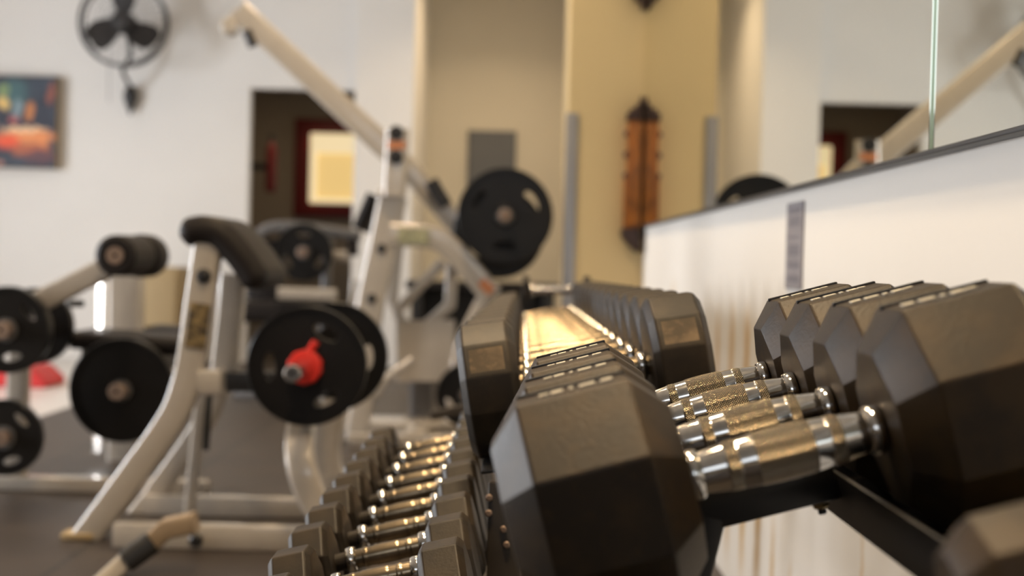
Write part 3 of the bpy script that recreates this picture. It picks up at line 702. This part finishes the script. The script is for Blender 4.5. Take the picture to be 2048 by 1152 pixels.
# low black bench before the recess, and floor things
bx0, bx1 = at(815, 560, 10.0), at(1120, 560, 10.0)
bb = thing('bench', 'long low black bench before the tan recess wall', 'bench', ((bx0.x+bx1.x)/2, 10.0, 0))
part('bench_top', box(B(), (bx0.x, 9.8, bx0.z-0.06), (bx1.x, 10.2, bx0.z), 0.015), M['pad'], bb)
for x in (bx0.x+0.08, bx1.x-0.08):
    part('leg', box(B(), (x-0.04, 9.84, 0), (x+0.04, 10.16, bx0.z-0.06), 0.008), M['black'], bb)
part('panel', box(B(), (bx0.x+0.12, 10.1, 0.1), (bx1.x-0.12, 10.13, bx0.z-0.06)), M['black'], bb)
rx0, rx1 = at(-60, 750, 8.9).x, at(112, 750, 8.9).x
zt = at(60, 733, 8.8).z; bm = B()
sec = [(rx0, 0.0), (rx1, 0.0), (rx1+0.005, zt*0.3), (rx1-0.09, zt), (rx0, zt)]
f = [bm.verts.new((x, 8.7, z)) for x, z in sec]; g = [bm.verts.new((x, 9.1, z)) for x, z in sec]
bm.faces.new(f); bm.faces.new(g[::-1])
for k in range(5): bm.faces.new((f[k], f[(k+1) % 5], g[(k+1) % 5], g[k]))
bmesh.ops.bevel(bm, geom=bm.edges[:], offset=0.012, segments=2, affect='EDGES')
single('exercise_step', bm, M['red_floor'], 'low red step with sloping end on the pale floor at left', 'step', ((rx0+rx1)/2, 8.9, 0))
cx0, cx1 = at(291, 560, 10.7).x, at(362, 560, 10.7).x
t = thing('tan_box', 'plain tan box standing in for a beige patch by the white back wall behind the leg machine', 'tan_box', ((cx0+cx1)/2, 10.7, 0))
part('box_body', box(B(), (cx0, 10.6, 0), (cx1, 11.0, at(320, 534, 10.6).z), 0.006), M['cardboard'], t)  # box shape made up for a beige patch toned like the wall shadow
part('box_front', box(B(), (cx0+0.015, 10.588, 0.05), (cx1-0.015, 10.6, at(320, 542, 10.6).z), 0.004), M['cardboard'], t)

# ------------------------------------------------------------------ things on the walls
# canvas print
px0, px1 = at(-40, 240, YB-0.1).x, at(113, 240, YB-0.1).x
pz0, pz1 = at(60, 336, YB-0.1).z, at(60, 152, YB-0.1).z
def art():
    X = mat('abstract_canvas', (0.02, 0.03, 0.05), 0.55); n = NB(X); nt = X.node_tree; b = nt.nodes['Principled BSDF']
    vec, o = n.xyz('Generated'); x, z = o[0], o[2]
    nz = n.noise(vec, 5, 5); wx = n.math('ADD', x, n.math('MULTIPLY', n.math('SUBTRACT', nz, 0.5), 0.22)); wz = n.math('ADD', z, n.math('MULTIPLY', n.math('SUBTRACT', n.noise(vec, 7, 4), 0.5), 0.16))
    def blob(cx, cz, rx, rz):
        dx = n.math('DIVIDE', n.math('SUBTRACT', wx, cx), rx); dz = n.math('DIVIDE', n.math('SUBTRACT', wz, cz), rz)
        return n.math('SUBTRACT', 1.0, n.step(n.math('ADD', n.math('MULTIPLY', dx, dx), n.math('MULTIPLY', dz, dz)), 0.1, 1.0))
    c = n.mix(n.step(n.noise(vec, 3, 4), 0.4, 0.7), (0.022, 0.026, 0.045), (0.035, 0.05, 0.075))
    for (cx, cz, rx, rz, col) in ((.42, .80, .26, .22, (.05, .12, .13)), (.30, .84, .10, .10, (.20, .28, .12)), (.30, .70, .10, .10, (.75, .50, .16)), (.66, .62, .09, .13, (.55, .20, .06)), (.50, .62, .08, .16, (.22, .30, .33)), (.93, .80, .06, .16, (.28, .08, .05)), (.46, .52, .10, .06, (.35, .08, .08)),
                                  (.60, .34, .55, .10, (.85, .30, .10)), (.34, .28, .22, .12, (.85, .10, .03)), (.72, .26, .26, .12, (.80, .28, .09)), (.66, .20, .34, .10, (.45, .12, .05)), (.60, .42, .42, .035, (.90, .58, .34)), (.8, .12, .3, .1, (.12, .05, .06)), (.30, .06, .1, .05, (.5, .25, .2))):
        c = n.mix(blob(cx, cz, rx, rz), c, col)
    nt.links.new(c, b.inputs['Base Color']); return X
t = thing('canvas_print', 'colourful abstract canvas print with orange and dark blue, on white wall at left', 'picture', ((px0+px1)/2, YB, pz0))
part('canvas', box(B(), (px0, YB-0.106, pz0), (px1, YB-0.1, pz1)), art(), t)
part('stretcher_frame', box(B(), (px0, YB-0.1, pz0), (px1+0.004, YB-0.001, pz1+0.004), 0.003), M['cardboard'], t, label='tan side of the frame')

# wall fan
fc = at(245, 44, 10.75); fr = 86/F_PX*10.75
t = thing('wall_fan', 'black caged three-blade wall fan mounted high on the white wall', 'fan', (fc.x, YB, fc.z-0.5))
bm = B(); torus(bm, fc, (0, 1, 0), fr, 0.014, 64); torus(bm, fc+Vector((0, 0.1, 0)), (0, 1, 0), fr*0.99, 0.009, 64)
for rr, dy in ((.82, -.035), (.62, -.055), (.42, -.068), (.24, -.075)): torus(bm, fc+Vector((0, dy, 0)), (0, 1, 0), fr*rr, 0.0022, 48, 5)
for k in range(36):
    a = 2*math.pi*k/36; d = Vector((math.cos(a), 0, math.sin(a)))
    tube(bm, [fc+d*fr*.16+Vector((0, -.078, 0)), fc+d*fr*.6+Vector((0, -.058, 0)), fc+d*fr], 0.0018, 4)
part('cage', bm, M['wire'], t)
for k in range(3):
    a = R_(90+120*k); bm = B(); d = Vector((math.cos(a), 0, math.sin(a))); e = Vector((-math.sin(a), 0, math.cos(a)))
    P = []
    for u, wl, wr in ((.10, .10, .12), (.25, .20, .24), (.45, .30, .33), (.65, .35, .34), (.80, .31, .28), (.88, .18, .16)):
        P.append((fc+d*fr*u+e*fr*wl*0.92+Vector((0, .045, 0)), fc+d*fr*u+Vector((0, .02, 0)), fc+d*fr*u-e*fr*wr*0.92+Vector((0, -.02, 0))))
    top = [[bm.verts.new(q) for q in r] for r in P]; bot = [[bm.verts.new(q+Vector((0, .005, 0))) for q in r] for r in P]
    for S in (top, bot):
        for i in range(5):
            for j in range(2): bm.faces.new((S[i][j], S[i][j+1], S[i+1][j+1], S[i+1][j]))
    for i in range(5):
        for j in (0, 2): bm.faces.new((top[i][j], bot[i][j], bot[i+1][j], top[i+1][j]))
    for i in (0, 5):
        for j in range(2): bm.faces.new((top[i][j], top[i][j+1], bot[i][j+1], bot[i][j]))
    part('blade', bm, M['fan_blade'], t)
part('motor', lathe(B(), [(-.06, .03), (-.05, .075), (.02, .085), (.12, .085), (.17, .06), (.19, .03)], fc, (0, 1, 0), 28), M['fan_blade'], t)
mb = at(261, 196, YB-0.06)
part('stem', tube(B(), smooth_path([fc+Vector((0, .15, -0.05)), fc+Vector((0.01, .2, -fr*0.7)), at(246, 140, 10.95), at(256, 165, 11.05), mb+Vector((0, 0, .06))]), 0.016, 12), M['wire'], t)
bm = B()
for v in bmesh.ops.create_uvsphere(bm, u_segments=20, v_segments=14, radius=1)['verts']:
    zz = v.co.z; k = 1.0 if zz > 0 else (1+zz*0.75)
    v.co = Vector((mb.x+v.co.x*0.056*k, mb.y+v.co.y*0.05*k, mb.z+zz*(0.10 if zz > 0 else 0.14)))
part('wall_bracket', bm, M['wire'], t)
ch = at(218, 130, YB-0.12); part('pull_chain', tube(B(), [ch+Vector((0.02, 0.0, 0.1)), ch, at(218, 205, YB-0.12)], 0.003, 4), M['silver_dark'], t)

# grey board in the recess, corner guard
g0, g1 = at(936, 260, 12.95), at(1028, 470, 12.95)
t = thing('notice_board', 'plain grey-blue board hung on the tan recess wall above the black plate', 'board', ((g0.x+g1.x)/2, 12.98, g1.z))
part('board_face', box(B(), (g0.x+.015, 12.955, g1.z+.015), (g1.x-.015, 12.97, g0.z-.015)), M['grey_board'], t)
part('board_frame', box(B(), (g0.x, 12.97, g1.z), (g1.x, 12.999, g0.z), 0.004), M['grey_board'], t)
cz = at(1140, 226, YE).z
bm = B(); box(bm, (XR-0.006, YE-0.008, 0), (XR+0.045, YE-0.001, cz), 0.002); box(bm, (XR-0.009, YE-0.008, 0), (XR-0.001, YE+0.05, cz), 0.002)
single('corner_guard', bm, M['grey_metal'], 'grey metal corner guard on the edge of the yellow wall', 'guard', (XR, YE, 0))

# passage behind the doorway: lit window, red panel, extinguisher
w0, w1 = at(621, 266, 13.9), at(720, 408, 13.9)
r0, r1 = at(590, 236, 13.94), at(745, 436, 13.94)
t = thing('wall_panel', 'dark red panel framing the lit window inside the doorway', 'panel', ((r0.x+r1.x)/2, 13.96, r1.z))
part('panel_board', box(B(), (r0.x, 13.94, r1.z), (r1.x, 13.999, r0.z), 0.01), M['dark_red'], t)
t = thing('lit_window', 'small glowing cream window seen through the dark doorway', 'window', ((w0.x+w1.x)/2, 13.9, w1.z))
bm = B(); fw = 0.09
box(bm, (w0.x, 13.89, w1.z), (w0.x+fw*.7, 13.94, w0.z), .012); box(bm, (w1.x-fw*.4, 13.89, w1.z), (w1.x, 13.94, w0.z), .012)
box(bm, (w0.x, 13.888, w0.z-0.19), (w1.x, 13.94, w0.z), .012); box(bm, (w0.x, 13.888, w1.z), (w1.x, 13.94, w1.z+fw*.5), .012)
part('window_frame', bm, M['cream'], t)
part('pane', box(B(), (w0.x+.03, 13.92, w1.z+.03), (w1.x-.02, 13.935, w0.z-.1)), M['lit_pane'], t, label='glowing yellow pane')
e0 = at(541, 385, 12.9); t = thing('fire_extinguisher', 'dark red extinguisher hanging in the dim passage behind the doorway', 'fire extinguisher', (e0.x, 12.9, e0.z))
part('cylinder', lathe(B(), [(0, .025), (.01, .05), (.38, .05), (.44, .03), (.46, .016)], e0, (0, 0, 1), 24), M['dark_red'], t)
part('valve', cyl(B(), e0+Vector((0, 0, .45)), e0+Vector((0, 0, .53)), .018, bev=.004), M['black'], t)
part('wall_bracket', box(B(), (-2.648, 12.86, e0.z+.2), (e0.x, 12.94, e0.z+.26)), M['black'], t)

# carved wooden ornament beside the mirror on the end wall
yo = YE-0.06
zb, ztp = at(1290, 462, yo).z, at(1297, 238, yo).z; xo = XM-0.009
t = thing('carved_wall_ornament', 'orange-brown carved wooden ornament with dark scrolled ends against the mirror on yellow wall', 'ornament', (xo, YE, zb-0.09))
hw = 0.074
bm = B(); z = zb
box(bm, (xo-hw*0.86, yo-0.02, zb), (xo, YE-0.001, ztp), 0.006)
box(bm, (xo-hw*0.55, yo-0.035, zb+0.02), (xo, yo-0.015, ztp-0.03), 0.008)
box(bm, (xo-hw, yo-0.015, zb), (xo-hw*0.8, YE-0.001, zb+(ztp-zb)*0.48), 0.006)
part('wood_body', bm, M['wood'], t)
bm = B()
for k, py in enumerate((268, 310, 352)):
    c = at(1262, py, yo); bmesh.ops.create_uvsphere(bm, u_segments=12, v_segments=8, radius=0.016, matrix=Matrix.Translation(Vector((xo-hw*0.9, yo, c.z))))
part('scroll_knobs', bm, M['dark_wood'], t, label='dark carved knobs')
bm = B()
for (u0, u1, z0, z1) in ((.95, 0, 0, .035), (.75, 0, .03, .055), (.4, 0, .05, .075), (.15, 0, .07, .11)):
    box(bm, (xo-hw*u0, yo-0.03, ztp-0.01+z0), (xo, YE-0.001, ztp-0.01+z1), 0.006)
part('crest', bm, M['dark_wood'], t, label='dark scrolled crest')
bm = B(); sec = [(xo-hw*1.15, zb+0.01), (xo-hw*1.05, zb-0.04), (xo-hw*.5, zb-0.06), (xo-hw*.2, zb-0.10), (xo, zb-0.10), (xo, zb+0.01)]
f = [bm.verts.new((x, yo-0.05, z)) for x, z in sec]; g = [bm.verts.new((x, YE-0.001, z)) for x, z in sec]
bm.faces.new(f); bm.faces.new(g[::-1])
for k in range(6): bm.faces.new((f[k], f[(k+1) % 6], g[(k+1) % 6], g[k]))
bmesh.ops.bevel(bm, geom=bm.edges[:], offset=0.008, segments=2, affect='EDGES')
part('base_scroll', bm, M['dark_wood'], t, label='dark carved base')
zp = at(1303, 8, yo).z; bm = B()
for (u0, z0, z1) in ((.95, .04, .16), (.6, .015, .045), (.25, -.02, .02)): box(bm, (xo-hw*u0, yo-0.03, zp+z0), (xo, YE-0.001, zp+z1), 0.006)
single('carved_pendant', bm, M['dark_wood'], 'dark carved pendant high on the yellow wall above the wooden ornament', 'ornament', (xo, YE, zp))

# weight notice on the white wall
n0, n1 = at(1566, 405, 3.12), at(1600, 578, 2.96)
nz1, nz0 = at(1583, 404, 3.04).z, at(1583, 578, 3.04).z
t = thing('notice', 'narrow grey paper notice stuck on the white wall under the mirror', 'sign', (XW, 3.04, nz0))
yn0, yn1 = 2.955, 3.125
part('paper', box(B(), (XW-0.004, yn0, nz0), (XW-0.0005, yn1, nz1)), mat('grey_paper', (0.27, 0.25, 0.27), 0.6, noise=0.2, nscale=20), t)
bm = B()
for u, hgt in ((.10, .012), (.22, .02), (.40, .004), (.55, .022), (.72, .014), (.88, .014)):
    zc = nz1+(nz0-nz1)*u; box(bm, (XW-0.0046, yn0+0.03, zc-hgt/2), (XW-0.0039, yn1-0.03, zc+hgt/2))
part('print_lines', bm, mat('faded_ink', (0.16, 0.15, 0.17), 0.6), t, label='faded dark print lines')

# smaller dumbbell further along the near rack, at the lower right corner of the view
small = make_dumbbell('dumbbell', 'smaller black eight-sided dumbbell on the near rack at the lower right corner', 'dumbbell', None, 8, 0.048, 0.68, 0.017, 0.10, 0.066, 0.015, 0.0125, (0.011, 0.018), M['rubber'], 0.0014, False)
X, Z = axis_pt(0.1695, -0.0398)
place(small, X, 0.734, Z, TILT)
small.rotation_euler.x = R_(-22)
